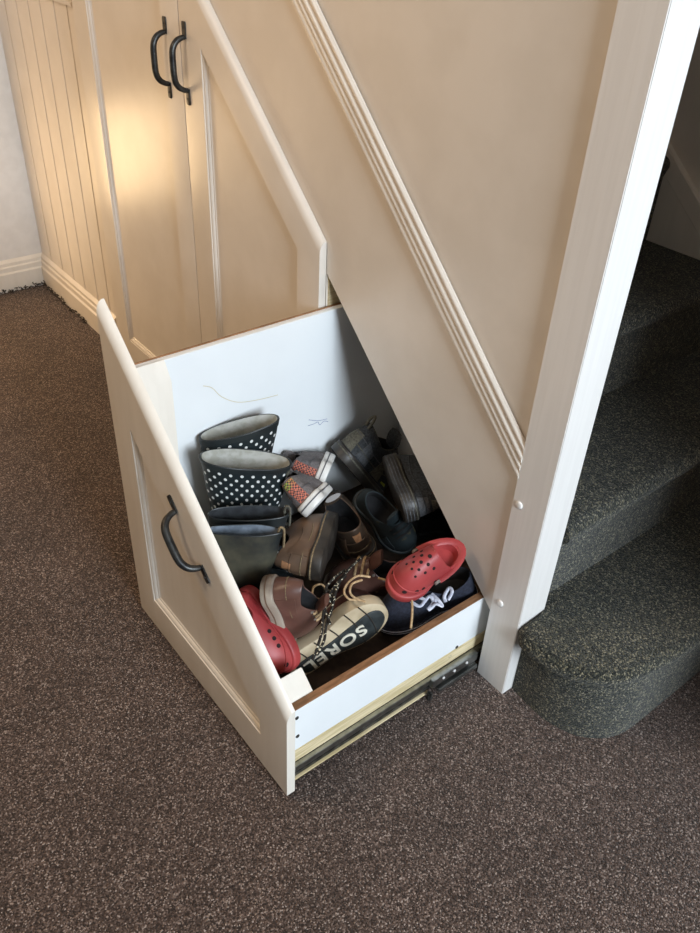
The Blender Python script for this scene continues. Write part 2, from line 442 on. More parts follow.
def handle(parent, c, d, y, L=.165, outv=.033, side=(0, 0, 0)):
    """forged D handle: two flat straps and a bowed bar, all one piece; d = direction in the face plane"""
    c = Vector((c[0], y, c[1])); d = Vector((d[0], 0, d[1])).normalized(); o = Vector((0, -1, 0)); s = d.cross(o)
    h = L / 2; st = .033; parts = []
    Vs, Fs = [], []
    def add(rings):
        V, F, U = loft_data(rings, True, True, True); b = len(Vs)
        Vs.extend(V); Fs.extend([tuple(i + b for i in f) for f in F])
    for sg in (-1, 1):
        rr = []
        for k, (t, w) in enumerate(((0, .0058), (.004, .0078), (.012, .0075), (.024, .0072), (.033, .0070))):
            p = c + d * sg * (h - t)
            rr.append([p + s * w - o * 0, p + s * w + o * .0026, p + s * w * .6 + o * .0036, p - s * w * .6 + o * .0036, p - s * w + o * .0026, p - s * w])
        add(rr)
    i0 = h - st + .003
    pts = [c + d * i0 + o * .0025, c + d * (i0 - .002) + o * .012, c + d * (i0 - .009) + o * (outv * .72), c + d * (i0 - .024) + o * outv * .96,
           c + o * outv, c - d * (i0 - .024) + o * outv * .96, c - d * (i0 - .009) + o * (outv * .72), c - d * (i0 - .002) + o * .012, c - d * i0 + o * .0025]
    P = smooth_pts(pts, 6); n = len(P)
    rad = [.0050 + .0022 * sin(pi * i / (n - 1)) for i in range(n)]
    add(tube_data(P, rad, 10, up=tuple(s)))
    for sg in (-1, 1):
        p = c + d * sg * (h - .012) + o * .0036
        add([[p + (s * cos(a) + d * sin(a)) * r + o * q for a in [2 * pi * k / 12 for k in range(12)]] for r, q in ((.0030, -.001), (.0028, .0008), (.0012, .0014))])
    h_ = mesh('handle', Vs, Fs, 'iron', parent, 40)
    h_['label'] = 'black forged iron D handle'
    return h_

cup = empty('understairs_cupboard', (-1.14, 0, 0))
tag(cup, 'cream painted cupboard under the stairs with two panelled doors and iron handles', 'cupboard')
CM = Matrix.Translation((1.14, 0, 0))
def shift_tree(o, m):
    o.data.transform(m)
    for c in o.children: shift_tree(c, m)
def topz(x): return .2361 + SL * (-.0584 - x)
def rec(xl, xr, z0, drop, xr_in):
    return [(xl, z0), (xr_in, z0), (xr_in, topz(xr_in) - drop), (xl, topz(xl) - drop)]
yd = -TF - .001
dL = slab('door', -1.714, -1.1425, .010, min(2.3, topz(-1.714)), topz(-1.1425), rec(-1.627, -1.225, .088, .12, -1.225), yd, 'wallpaint', cup)
dR = slab('door', -1.1395, -.6232, .010, topz(-1.1395), topz(-.6232), rec(-1.054, -.700, .088, .105, -.700), yd, 'wallpaint', cup)
dL['label'] = 'left door'; dR['label'] = 'right door with sloping rounded top edge'
handle(dL, (-1.205, .977), (0, 1), yd); handle(dR, (-1.118, .979), (0, 1), yd)
car = box('carcass', (-1.712, -.640, .003, .020, .012, .60), 'dark', cup, bev=0)  # backing board, coloured as the shade seen between the doors
for c_ in list(cup.children): shift_tree(c_, CM)

# ------------------------------------------------------------------ the drawer
D = .4869
DX0, DX1 = -.6202, -.0584
dr = empty('drawer_unit', ((DX0 + DX1) / 2, -D / 2, 0))
tag(dr, 'white wedge-shaped drawer full of shoes pulled out from under the stairs', 'drawer')
DM = Matrix.Translation((-(DX0 + DX1) / 2, D / 2, 0))
fr = slab('front_panel', DX0, DX1, .0102, topz(DX0), topz(DX1), [(-.544, .095), (-.141, .095), (-.141, .137), (-.544, .522)], -D, 'paint', dr)
handle(fr, (-.350, .405), (.7455, -.6665), -D)
YB0, YB1 = -D + TF, .235         # inside of the front, back of the box
ZB = .084
LT, RT = .6035, .1925             # heights of the two sides
T = .016
XI0, XI1 = -.600, -.0850         # inner face of the left side, outer face of the right side
box('side_panel', (XI0 - T, XI0, YB0, YB1, .080, LT - .001), 'melamine', dr, .0008)['label'] = 'tall left side of the drawer box'
box('edge_strip', (XI0 - T, XI0 - T + .003, YB0, YB1, LT - .001, LT + .0012), 'rawwood', dr, 0)
box('side_panel', (XI1 - T, XI1, YB0, YB1, ZB - .002, RT - .001), 'melamine', dr, .0008)['label'] = 'low right side of the drawer box'
box('edge_strip', (XI1 - T, XI1 - .0012, YB0, YB1, RT - .001, RT + .0006), 'rawwood', dr, 0)
prism('back_panel', [(XI0, ZB), (XI1 - T, ZB), (XI1 - T, RT), (XI0, LT - .02)], 'y', YB1 - .014, YB1, 'melamine', dr)
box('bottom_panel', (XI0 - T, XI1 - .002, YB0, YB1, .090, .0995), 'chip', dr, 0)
# inner front board: follows the slope, lower than the rounded edge
def ins(x): return topz(x) - .034
prism('inner_front', [(XI0 + .001, .10), (XI1 - T - .001, .10), (XI1 - T - .001, ins(XI1 - T) - .03), (XI0 + .001, ins(XI0) - .11)], 'y', YB0, YB0 + .006, 'paint', dr)
# corner blocks
def block(x0, x1, y1, zt0, zt1):
    return prism('corner_block', [(x0, .10), (x1, .10), (x1, zt1), (x0, zt0)], 'y', YB0, y1, 'paint', dr, bev=.0015)
block(XI0, XI0 + .022, YB0 + .088, LT + .002, LT - .036)
block(XI1 - T - .036, XI1 - T, YB0 + .068, topz(XI1 - T - .036) - .084, topz(XI1 - T) - .082)
# timber base rail and screws
box('base_rail', (XI1 - .022, XI1 + .001, YB0, YB1, .050, ZB - .002), 'pine', dr, .001)
box('runner', (XI1 + .001, XI1 + .010, YB0 + .003, YB1, .034, .049), 'steel', dr, .001)
box('runner', (XI1 + .001, XI1 + .010, YB0 + .003, YB1, .022, .0325), 'steeldark', dr, .001)
box('runner_lip', (XI1 - .004, XI1 + .014, YB0 + .003, -.135, .017, .0205), 'pine', dr, .0006)
box('base_rail', (XI0 - T, XI0 + .02, YB0, YB1, .030, .089), 'pine', dr, .001)
for (y, z) in ((-.448, .172), (-.446, .120), (-.055, .086), (-.072, .070)):
    rings = [[(XI1 + q, y + r * cos(2 * pi * k / 14), z + r * sin(2 * pi * k / 14)) for k in range(14)] for r, q in ((.0040, 0), (.0036, .0012), (.0018, .0006), (.0001, .0004))]
    loft('screw', rings, 'steeldark', dr, cap1=True)
# pen marks and a scuff on the inside of the tall side
xs = XI0 + .0007
def mark(name, pts, r, mat): tube(name, [(xs - .0003, y, z) for y, z in smooth_pts2(pts)], r, mat, dr, 6, flat=.25, up=(1, 0, 0))
def smooth_pts2(p): return [(q.x, q.y) for q in smooth_pts([(a, b, 0) for a, b in p], 5)]
mark('scuff_mark', [(-0.308, 0.524), (-0.289, 0.513), (-0.269, 0.486), (-0.233, 0.461), (-0.185, 0.45), (-0.136, 0.445)], .0009, 'scratch')
mark('pen_mark', [(-0.057, 0.338), (-0.041, 0.337), (-0.03, 0.338), (-0.024, 0.328), (-0.013, 0.334), (-0.001, 0.328)], .0006, 'ink')
mark('pen_mark', [(-0.055, 0.353), (-0.032, 0.342), (-0.019, 0.339), (-0.004, 0.337)], .0006, 'ink')
for c_ in list(dr.children): shift_tree(c_, DM)

# fixed part of the runner, screwed to the carcass
sl = empty('drawer_slide', (XI1 + .02, -.06, .0))
tag(sl, 'grey metal drawer slide by the foot of the newel post, under the drawer', 'drawer slide')
SLM = Matrix.Translation((-(XI1 + .02), .06, 0))
a_ = box('rail', (XI1 + .0115, XI1 + .021, -.135, YP0 - .002, .036, .058), 'steel', sl, .001); in_parent(a_, SLM)
a_ = box('rail', (XI1 + .0115, XI1 + .026, -.118, YP0 - .002, .014, .026), 'steel', sl, .002); in_parent(a_, SLM)
a_ = box('stop_block', (XI1 + .0160, XI1 + .028, -.146, -.136, .008, .032), 'steeldark', sl, .003); in_parent(a_, SLM)
a_ = box('bracket', (XI1 + .0115, XI1 + .018, -.030, YP0 - .002, .0005, .040), 'steeldark', sl, .001); in_parent(a_, SLM)
for y in (-.04, -.075, -.105):
    rings = [[(XI1 + .021 + q, y + r * cos(2 * pi * k / 12), .048 + r * sin(2 * pi * k / 12)) for k in range(12)] for r, q in ((.0034, 0), (.0026, .0014), (.0004, .0018))]
    a_ = loft('rivet', rings, 'whiterubber', sl, cap1=True); in_parent(a_, SLM)

# fluff along the skirting in the corner
Vs, Fs = [], []
for i in range(150):
    if i % 2: x = XE + .021 + rng.random() * .004; y = -.02 - rng.random() ** 1.3 * .32
    else: x = XE + .02 + rng.random() * .42; y = -.021 - rng.random() * .006
    z = .001 + rng.random() * .009
    pts = [Vector((x, y, z))]
    for k in range(3): pts.append(pts[-1] + Vector((rng.uniform(-.006, .006), rng.uniform(-.006, .006), rng.uniform(-.002, .005))))
    for p in pts: p.x = max(p.x, XE + .0205); p.y = min(p.y, -.0205); p.z = max(p.z, .001)
    V, F, U = loft_data(tube_data(pts, .0016, 5), True, True, True); b = len(Vs); Vs += V; Fs += [tuple(q + b for q in f) for f in F]
tag(mesh('carpet_fluff', Vs, Fs, 'lint', None, 40), 'dark carpet fluff along the skirting boards in the far corner', 'fluff', kind='stuff')

# ------------------------------------------------------------------ shoes
NP = 56
def wtab(s):
    if s < .14: v = .70 * sqrt(max(0, 1 - (1 - s / .14) ** 2))
    elif s < .36: v = .70 - .04 * (s - .14) / .22
    elif s < .70: t = (s - .36) / .34; v = .66 + .34 * (.5 - .5 * cos(pi * t))
    else: v = sqrt(max(0, 1 - ((s - .70) / .30) ** 2)) ** .92
    return v
def outline(L, W, z=0, grow=0, lean=.03):
    pts = []
    for i in range(NP):
        f = 2 * pi * i / NP; s = .5 - .5 * cos(f)
        y = .5 * W * wtab(s) * (1 if sin(f) >= 0 else -1) if 1e-6 < s < 1 - 1e-6 else 0
        y += lean * L * s * s
        pts.append(Vector((L * s, y, z)))
    if grow:
        out = []
        for i in range(NP):
            t = (pts[(i + 1) % NP] - pts[i - 1]); nn = Vector((t.y, -t.x, 0)).normalized()
            # outline runs heel -> +y -> toe, so outward is (-t.y, t.x)
            out.append(pts[i] - nn * grow)
        return out
    return pts

class Shoe:
    def __init__(s, name, label, cat, group, pose, L, W, **k):
        org, xd, up = pose
        X = Vector(xd).normalized(); Z = Vector(up); Z = (Z - X * Z.dot(X)).normalized(); Y = Z.cross(X)
        R = Matrix((X, Y, Z)).transposed().to_4x4()
        s.anchor = k.get('anchor', (0, 0, 0))
        s.mat = Matrix.Translation(Vector(org)) @ R @ Matrix.Translation(-Vector(s.anchor) * L)
        s.root = empty(name, mat4=s.mat); tag(s.root, label, cat, group)
        s.L, s.W = L, W; s.k = k
    def sole(s, th, mat, grow=.003, toe_up=.0, stripes=(), name='sole'):
        L, W = s.L, s.W; s.th = th; s.grow = grow; s.toe_up = toe_up
        rings = []
        for z, g in ((0, grow - .003), (.0015, grow - .0006), (.004, grow), (th * .5, grow + .0004), (th - .003, grow), (th - .001, grow - .001), (th, grow - .003)):
            r = outline(L, W, z, g, s.k.get('lean', .03))
            for p in r: p.z += toe_up * L * max(0, p.x / L - .6) ** 2
            rings.append(r)
        o = loft(name, rings, mat, s.root, cap0=True, cap1=True, smooth=40)
        for (z0, z1, m) in stripes:
            rr = []
            for z, g in ((z0, grow - .002), (z0, grow + .0010), (z1, grow + .0010), (z1, grow - .002)):
                r = outline(L, W, z, g, s.k.get('lean', .03))
                for p in r: p.z += toe_up * L * max(0, p.x / L - .6) ** 2
                rr.append(r)
            loft('sole_stripe', rr + [rr[0]], m, o, smooth=30)
        return o
    def upper(s, mat, hh, hs, hf, cx, a, b, lining='blackcloth', shaft=(), depth=.75, pa=1.4, toe=.55, name='upper', bulge=.012, rim=.003, collar=None, lift=0):
        L, W = s.L, s.W; th = s.th
        base = outline(L, W, th - .002, -.0015, s.k.get('lean', .03))
        for p in base: p.z += s.toe_up * L * max(0, p.x / L - .6) ** 2
        op = []
        for i in range(NP):
            f = 2 * pi * i / NP
            x = (cx - a * cos(f)) * L
            c = cos(f)
            z = hs + (hh - hs) * max(0, c) ** 1.6 + (hf - hs) * max(0, -c) ** 1.3
            op.append(Vector((x, b * L * sin(f) + s.k.get('lean', .03) * L * (x / L) ** 2, th + z * L)))
        K = 12; rings = []
        for k in range(K + 1):
            t = k / K; A = t ** pa; B = toe * (1 - (1 - t) ** 3) + (1 - toe) * t; r = []
            for i in range(NP):
                p0, p1 = base[i], op[i]
                f = 2 * pi * i / NP
                wv = max(0, -cos(f))
                Bq = B * wv + (1 - wv) * t
                p = Vector((p0.x + (p1.x - p0.x) * A, p0.y + (p1.y - p0.y) * (A * wv + (1 - wv) * t ** 1.1), p0.z + (p1.z - p0.z) * Bq))
                out = Vector((p0.x - L * .45, p0.y, 0)).normalized()
                p += out * bulge * L * sin(pi * t) * (1 - .5 * wv)
                nz = noise.noise(p * 24 + Vector((s.k.get('seed', 0), 0, 0))) * s.k.get('crumple', .0015)
                p += out * nz * sin(pi * t)
                r.append(p)
            rings.append(r)
        for (z, cx2, a2, b2) in shaft:
            c0 = rings[-1]; r = []
            for i in range(NP):
                f = 2 * pi * i / NP
                x = (cx2 - a2 * cos(f)) * L
                y = b2 * L * (abs(sin(f)) ** .8) * (1 if sin(f) > 0 else -1)
                p = Vector((x, y, th + z * L + (s.k.get('rimwave', 0) * L * cos(f))))
                p += Vector((cos(f) * -1, sin(f), 0)) * noise.noise(p * 18 + Vector((s.k.get('seed', 0), 3, 0))) * s.k.get('crumple', .0015)
                r.append(p)
            rings.append(r)
        s.rings = rings
        o = loft(name, rings, mat, s.root, smooth=60)
        s.up = o
        V, F, U = loft_data(rings, uv=True)
        s.bvh = BVHTree.FromPolygons([tuple(v) for v in V], F)
        # rim roll and lining inside
        top = rings[-1]; cen = sum(top, Vector()) / NP
        def shr(r, d, dz):
            c = sum(r, Vector()) / NP; q = []
            for p in r:
                v = Vector((p.x - c.x, p.y - c.y, 0)); l = v.length
                q.append(p - v * min(.9, d / max(l, 1e-5)) + Vector((0, 0, dz)))
            return q
        rr = [shr(top, -.0002, 0), shr(top, .0006, .0012), shr(top, rim * .6, .0016), shr(top, rim, .0004)]
        ins = [shr(top, rim, .0004)]
        if len(shaft) > 1:
            for r in reversed(rings[-len(shaft):-1]): ins.append(shr(r, rim + .0008, 0))
        low = []
        for p in ins[-1]:
            low.append(Vector((p.x, p.y, p.z)))
        c = sum(low, Vector()) / NP
        zf = th + .004
        for q in (.35, .7, 1.0):
            r = []
            for p in low:
                sc = 1 - .12 * q
                r.append(Vector((c.x + (p.x - c.x) * sc, c.y + (p.y - c.y) * sc, p.z + (zf - p.z) * q * depth)))
            ins.append(r)
        loft('collar', rr, collar or mat, s.root, smooth=60)
        loft('lining', ins, lining, s.root, cap1=True, smooth=60)
        return o
    def cast(s, o, d, off=.001):
        h = s.bvh.ray_cast(Vector(o), Vector(d).normalized())
        if h[0] is None: return None
        n = h[1]
        if n.dot(Vector(d)) > 0: n = -n
        return h[0] + n * off
    def patch(s, name, rows, mat, th=.0014, label=None):
        """rows: grid of (origin, dir); a thin piece lying on the upper"""
        G_ = []
        for row in rows:
            q = [s.cast(o, d, th) for o, d in row]
            if any(p is None for p in q): continue
            G_.append(q)
        if len(G_) < 2: return None
        m = len(G_[0])
        D0 = Vector(rows[0][0][1]).normalized()
        V = [p for r in G_ for p in r] + [p + D0 * (th + .002) for r in G_ for p in r]
        nn = len(G_) * m; F = []
        for k in range(len(G_) - 1):
            for i in range(m - 1):
                a = k * m + i; F.append((a, a + 1, a + m + 1, a + m)); F.append((nn + a, nn + a + m, nn + a + m + 1, nn + a + 1))
        ring = [i for i in range(m)] + [k * m + m - 1 for k in range(1, len(G_))] + [(len(G_) - 1) * m + i for i in range(m - 2, -1, -1)] + [k * m for k in range(len(G_) - 2, 0, -1)]
        for i in range(len(ring)):
            a, b_ = ring[i], ring[(i + 1) % len(ring)]; F.append((a, nn + a, nn + b_, b_))
        o = mesh(name, V, F, mat, s.root, 50)
        if label: o['label'] = label
        return o
    def heel_patch(s, name, z0, z1, w0, w1, mat, label=None):
        L = s.L; rows = []
        for k in range(7):
            z = z0 + (z1 - z0) * k / 6; w = w0 + (w1 - w0) * k / 6
            rows.append([((-.5, w * L * (i / 6 * 2 - 1), z * L), (1, 0, 0)) for i in range(7)])
        return s.patch(name, rows, mat, label=label)
    def side_patch(s, name, quad, side, mat, label=None):
        """quad: four (x,z) corners in L units"""
        L = s.L; rows = []
        for k in range(9):
            t = k / 8; a = [quad[0][j] + (quad[3][j] - quad[0][j]) * t for j in (0, 1)]; b = [quad[1][j] + (quad[2][j] - quad[1][j]) * t for j in (0, 1)]
            rows.append([((L * (a[0] + (b[0] - a[0]) * i / 8), side * .5, L * (a[1] + (b[1] - a[1]) * i / 8)), (0, -side, 0)) for i in range(9)])
        return s.patch(name, rows, mat, label=label)
    def line(s, name, rays, r, mat, seg=6, off=.0004, sub=3):
        P = [s.cast(o, d, off) for o, d in rays]; P = [p for p in P if p is not None]
        if len(P) < 3: return None
        return tube(name, smooth_pts(P, sub), r, mat, s.root, seg)
    def seam_ring(s, t, r, mat, name='welt', i0=0, i1=None, off=.0008):
        """a line running round the upper at ring t (0 sole .. 1 opening)"""
        K = 12; k = int(t * K); R = s.rings[k]; i1 = NP if i1 is None else i1
        c = sum(R, Vector()) / NP
        pts = []
        for i in range(i0, i1):
            p = R[i % NP]; v = Vector((p.x - c.x, p.y - c.y, 0)).normalized(); pts.append(p + v * off)
        return tube(name, pts, r, mat, s.root, 6, closed=(i1 - i0 >= NP))
    def laces(s, xs, w, r, mat, cross=True, flat=.6):
        L = s.L; made = []
        for k, x in enumerate(xs):
            pts = []
            for i in range(9):
                y = w * L * (i / 8 * 2 - 1); xx = x + (.035 * (i / 8) if cross else 0)
                p = s.cast((xx * L, y + s.k.get('lean', .03) * L * x * x, .6), (0, 0, -1), r * .7)
                if p: pts.append(p)
            if len(pts) > 3: made.append(tube('lace', smooth_pts(pts, 2), r, mat, s.root, 8, flat=flat, up=(0, 0, 1)))
        return made
    def tongue(s, x0, x1, z0, z1, w, mat, up=.02):
        """padded tongue rising out of the opening"""
        L = s.L; rings = []
        for k in range(7):
            t = k / 6; x = (x0 + (x1 - x0) * t) * L; z = s.th + (z0 + (z1 - z0) * t) * L; ww = w * L * (.8 + .2 * sin(pi * t)); hh_ = .010 * L / .2 * .5
            rings.append([Vector((x + hh_ * sin(q) * .6, ww * cos(q) + s.k.get('lean', .03) * L * .15, z + hh_ * sin(q))) for q in [2 * pi * i / 16 for i in range(16)]])
        return loft('tongue', rings, mat, s.root, cap0=True, cap1=True)
    def world_tube(s, name, pts, r, mat, seg=8, sub=6, flat=1.0):
        inv = s.mat.inverted()
        return tube(name, smooth_pts([inv @ Vector(p) for p in pts], sub), r, mat, s.root, seg, flat=flat)
    def disc(s, name, o, d, r, mat, off=.0002, sx=1.0, h=.0006):
        c = s.cast(o, d, off)
        if c is None: return None
        hit = s.bvh.ray_cast(Vector(o), Vector(d).normalized()); n = hit[1]
        if n.dot(Vector(d)) > 0: n = -n
        u = n.orthogonal().normalized(); 
        ref = Vector((1, 0, 0)); u = (ref - n * ref.dot(n)).normalized(); v = n.cross(u)
        rings = [[c + (u * cos(q) * sx + v * sin(q)) * rr + n * hh_ for q in [2 * pi * i / 14 for i in range(14)]] for rr, hh_ in ((r, -.003), (r, h * .6), (r * .85, h), (r * .3, h))]
        return loft(name, rings, mat, s.root, cap0=True, cap1=True, smooth=40)

POSE = {
    'boot1': ((-0.5565, -0.2576, 0.4327), (0.3300, 0.9400, 0.0000), (0.0000, 0.0000, 1.0000)),
    'boot2': ((-0.4905, -0.2839, 0.4043), (0.4200, 0.9100, 0.0000), (0.0000, 0.0000, 1.0000)),
    'boot3': ((-0.4073, -0.3342, 0.3495), (0.5500, 0.8300, 0.0000), (0.0000, 0.0000, 1.0000)),
    'boot4': ((-0.3587, -0.3734, 0.3605), (0.6000, 0.8000, 0.0000), (0.0000, 0.0000, 1.0000)),
    'snA': ((-0.4653, -0.1056, 0.2939), (-0.6571, 0.5799, -0.4816), (-0.6807, -0.6557, 0.3266)),
    'snB': ((-0.3653, -0.2103, 0.3317), (-0.5857, 0.6056, -0.5387), (-0.8120, -0.3338, 0.4788)),
    'br7': ((-0.2641, -0.2676, 0.2711), (-0.6552, 0.7436, -0.1331), (-0.5295, -0.8465, 0.0560)),
    'br8': ((-0.3958, -0.1051, 0.2253), (-0.9799, 0.1997, -0.0012), (0.0625, -0.3230, 0.9443)),
    'pl14': ((-0.2760, -0.3934, 0.3026), (0.1087, 0.2966, -0.9488), (0.6335, 0.5826, 0.5091)),
    'pl15': ((-0.2333, -0.0452, 0.1051), (-0.6814, -0.7316, 0.0218), (0.2138, -0.0505, 0.9756)),
    'g9': ((-0.5496, -0.0192, 0.2800), (0.0346, 0.5541, -0.8318), (0.1066, 0.3487, 0.9311)),
    'g10': ((-0.3062, -0.0234, 0.2660), (-0.8798, 0.4614, -0.1145), (0.6434, 0.7214, 0.2560)),
    'teal': ((-0.4540, -0.0257, 0.2265), (0.7216, 0.3124, -0.6178), (0.6167, -0.3012, 0.7273)),
    'dark1': ((-0.3811, 0.0534, 0.1257), (0.3064, 0.9469, -0.0976), (0.2275, -0.1633, 0.9600)),
    'toggle': ((-0.3310, 0.0870, 0.2150), (0.6168, 0.7859, 0.0442), (0.6169, -0.5176, 0.5930)),
    'clogR': ((-0.1473, -0.1101, 0.2904), (-0.0642, -0.9958, -0.0649), (0.3543, -0.0743, 0.9322)),
    'clogL': ((-0.2523, -0.4164, 0.2071), (0.7739, 0.0994, -0.6254), (-0.0799, -0.9141, 0.3974)),
    'sorel': ((-0.1818, -0.2851, 0.1711), (0.2139, 0.8585, 0.4660), (-0.9689, 0.2151, -0.1225)),
    'navy': ((-0.2138, -0.1569, 0.1039), (-0.4117, -0.8775, -0.2459), (0.0474, -0.0528, 0.9975)),
}
PTS = {
    'loop3': [(-0.3640, -0.2820, 0.3450), (-0.3770, -0.2660, 0.3580), (-0.3830, -0.2570, 0.3620), (-0.3670, -0.2710, 0.3500), (-0.3560, -0.2860, 0.3350)],
    'loop4': [(-0.3390, -0.3260, 0.3430), (-0.3400, -0.3160, 0.3490), (-0.3340, -0.3160, 0.3460), (-0.3290, -0.3270, 0.3380), (-0.3320, -0.3360, 0.3380)],
    'lace15a': [(-0.2090, -0.1920, 0.2600), (-0.2210, -0.2130, 0.2650), (-0.2170, -0.2390, 0.2650), (-0.2070, -0.2560, 0.2600), (-0.1910, -0.2570, 0.2550), (-0.1840, -0.2430, 0.2500)],
    'lace15b': [(-0.2080, -0.2130, 0.2650), (-0.2090, -0.2360, 0.2670), (-0.1960, -0.2510, 0.2650), (-0.1870, -0.2460, 0.2550), (-0.1750, -0.2310, 0.2450)],
    'lace15c': [(-0.2020, -0.1780, 0.2550), (-0.1780, -0.1630, 0.2550), (-0.1540, -0.1570, 0.2550), (-0.1280, -0.1600, 0.2550), (-0.1080, -0.1730, 0.2400), (-0.0960, -0.1840, 0.2150)],
    'lace14': [(-0.2370, -0.3070, 0.2250), (-0.2570, -0.2920, 0.2320), (-0.2690, -0.2790, 0.2360), (-0.2670, -0.2640, 0.2360), (-0.2580, -0.2590, 0.2300)],
    'lacea': [(-0.2810, -0.1520, 0.2350), (-0.2590, -0.2010, 0.2500), (-0.2340, -0.2500, 0.2600), (-0.2080, -0.2930, 0.2650), (-0.1820, -0.3230, 0.2620), (-0.1560, -0.3450, 0.2550), (-0.1380, -0.3670, 0.2500), (-0.1250, -0.3870, 0.2400)],
    'laceb': [(-0.2650, -0.1910, 0.2450), (-0.2420, -0.2340, 0.2550), (-0.2120, -0.2720, 0.2650), (-0.1860, -0.3000, 0.2620), (-0.1610, -0.3320, 0.2580), (-0.1420, -0.3500, 0.2500), (-0.1260, -0.3770, 0.2450)],
    'lacec': [(-0.2600, -0.2120, 0.2500), (-0.2450, -0.2560, 0.2600), (-0.2290, -0.2820, 0.2620), (-0.2000, -0.2940, 0.2620), (-0.2280, -0.2590, 0.2620), (-0.2380, -0.2280, 0.2600)],
    'laced': [(-0.2240, -0.2760, 0.2620), (-0.2200, -0.2970, 0.2580), (-0.1850, -0.3150, 0.2620), (-0.1570, -0.3260, 0.2620)],
    'bowa': [(-0.1750, -0.1200, 0.2000), (-0.1510, -0.1310, 0.2050), (-0.1340, -0.1260, 0.2050), (-0.1380, -0.1120, 0.2100), (-0.1550, -0.1180, 0.2100)],
    'bowb': [(-0.1370, -0.1120, 0.2050), (-0.1390, -0.0960, 0.2100), (-0.1220, -0.1000, 0.2050), (-0.1210, -0.1160, 0.2000), (-0.1260, -0.0870, 0.2100)],
    'bowc': [(-0.1410, -0.0890, 0.2100), (-0.1220, -0.0900, 0.2100), (-0.1090, -0.0910, 0.2050), (-0.1170, -0.1010, 0.2100), (-0.1220, -0.1100, 0.2000)],
    'bowd': [(-0.1160, -0.0740, 0.2000), (-0.1260, -0.0690, 0.2050), (-0.1330, -0.0500, 0.2100), (-0.1220, -0.0530, 0.2100), (-0.1170, -0.0670, 0.2000)],
}

# ---- rubber boots, standing
def welly(name, label, group, key, L, h, a, b, mat, lin, tilt=.0, seed=0, rimmat=None, wave=0, crumple=.002):
    s = Shoe(name, label, 'rubber boot', group, POSE[key], L, L * .36, seed=seed, rimwave=wave, crumple=crumple, anchor=(.36, 0, h / L))
    s.sole(.016, 'rubber' if rimmat is None else rimmat, .003)
    hs = (h - .016) / L
    z0 = .36
    sh = []
    for k in range(1, 9):
        t = k / 8
        q = t ** .7
        sh.append((z0 + (hs - z0) * t, .27 + .09 * q, .22 + (a / L - .22) * q, .165 + (b / L - .165) * q))
    s.upper('rubber', .30, .33, .42, .27, .25, .17, lin, shaft=sh, depth=.5, pa=1.2, toe=.75, name='foot_and_shaft', bulge=.01, rim=.003, collar='rubber')
    return s
def redo_upper_mat(s, mat): s.up.data.materials[0] = M[mat]
b1 = welly('rubber_boot', 'polka-dot rubber boot with pale lining, against the white side of the drawer', None, 'boot1', .20, .325, .080, .029, None, 'lining', seed=1, wave=-.055)
redo_upper_mat(b1, 'dots')
b2 = welly('rubber_boot', 'polka-dot rubber boot with its pale open top nearest, in front of the other dotted boot', None, 'boot2', .20, .294, .088, .035, None, 'lining', seed=2, wave=.085)
redo_upper_mat(b2, 'dots')
for b_ in (b1, b2):
    R_ = b_.rings[-1]; R1 = b_.rings[-2]
    band = []
    cen = sum(R_, Vector()) / NP
    for t, g in ((.42, .0006), (.40, .0016), (0, .0016), (0, .0004)):
        rr = []
        for p, q in zip(R_, R1):
            x = p.lerp(q, t); v = Vector((x.x - cen.x, x.y - cen.y, 0)).normalized(); rr.append(x + v * g)
        band.append(rr)
    loft('rim_band', band, 'rubber', b_.root, smooth=40)
# round badge on the front dotted boot
b2.disc('badge', (.36 * .22 + .3, -.012, .262), (-1, .0, 0), .0085, 'olive', .0002, h=.0012)
b3 = welly('rubber_boot', 'plain black rubber boot with an olive pull loop, behind the dusty black boot', None, 'boot3', .18, .244, .076, .024, None, 'darklining', seed=3)
b4 = welly('rubber_boot', 'dusty plain black rubber boot with flattened top, nearest the rounded drawer edge', None, 'boot4', .165, .245, .070, .017, None, 'bluelining', seed=4, crumple=.004)
redo_upper_mat(b4, 'muddyrubber')
for b_, h_, a_, m_ in ((b3, .250, .076, 'olive'), (b4, .245, .070, 'seam')):
    xr_ = b_.L * .36 + a_
    tube('pull_loop', smooth_pts([(xr_ + .0012, -.004, h_ - .034), (xr_ + .0025, -.003, h_ - .012), (xr_ + .002, -.001, h_ + .006), (xr_ - .004, 0, h_ + .009), (xr_ - .0075, .001, h_ - .002), (xr_ - .0065, .002, h_ - .016)], 5), .0030, m_, b_.root, 8, flat=.8)

# ---- child's grey sneakers with a checked heel strip
def sneaker(label, key, green):
    s = Shoe('canvas_sneaker', label, 'sneaker', None, POSE[key], .150, .084 if not green else .076, seed=5, crumple=.001)
    s.sole(.024, 'whiterubber', .0028, .05, stripes=((.0125, .0150, 'greystripe'),))
    s.upper('canvas', .36, .30, .44, .30, .27, .145, 'blackcloth', toe=.5)
    s.heel_patch('heel_strip', .17, .50, .075, .075, 'check')
    if green: s.heel_patch('heel_label', .40, .495, .077, .077, 'checkgreen', 'yellow-green checked top of the heel strip')
    s.side_patch('side_panel', [(.10, .16), (.36, .16), (.33, .36), (.16, .40)], 1, 'canvas')
    s.seam_ring(.45, .0007, 'greystripe', 'stitching', 0, 12); s.seam_ring(.45, .0007, 'greystripe', 'stitching', NP - 12, NP)
    s.laces((.52, .60, .68), .13, .0025, 'greyfab')
    s.tongue(.50, .42, .40, .54, .12, 'canvas')
    return s
sneaker('grey canvas sneaker with white sole and red checked heel strip, against the drawer side', 'snA', False)
sneaker('small grey canvas sneaker with white sole and green end on its checked strip', 'snB', True)

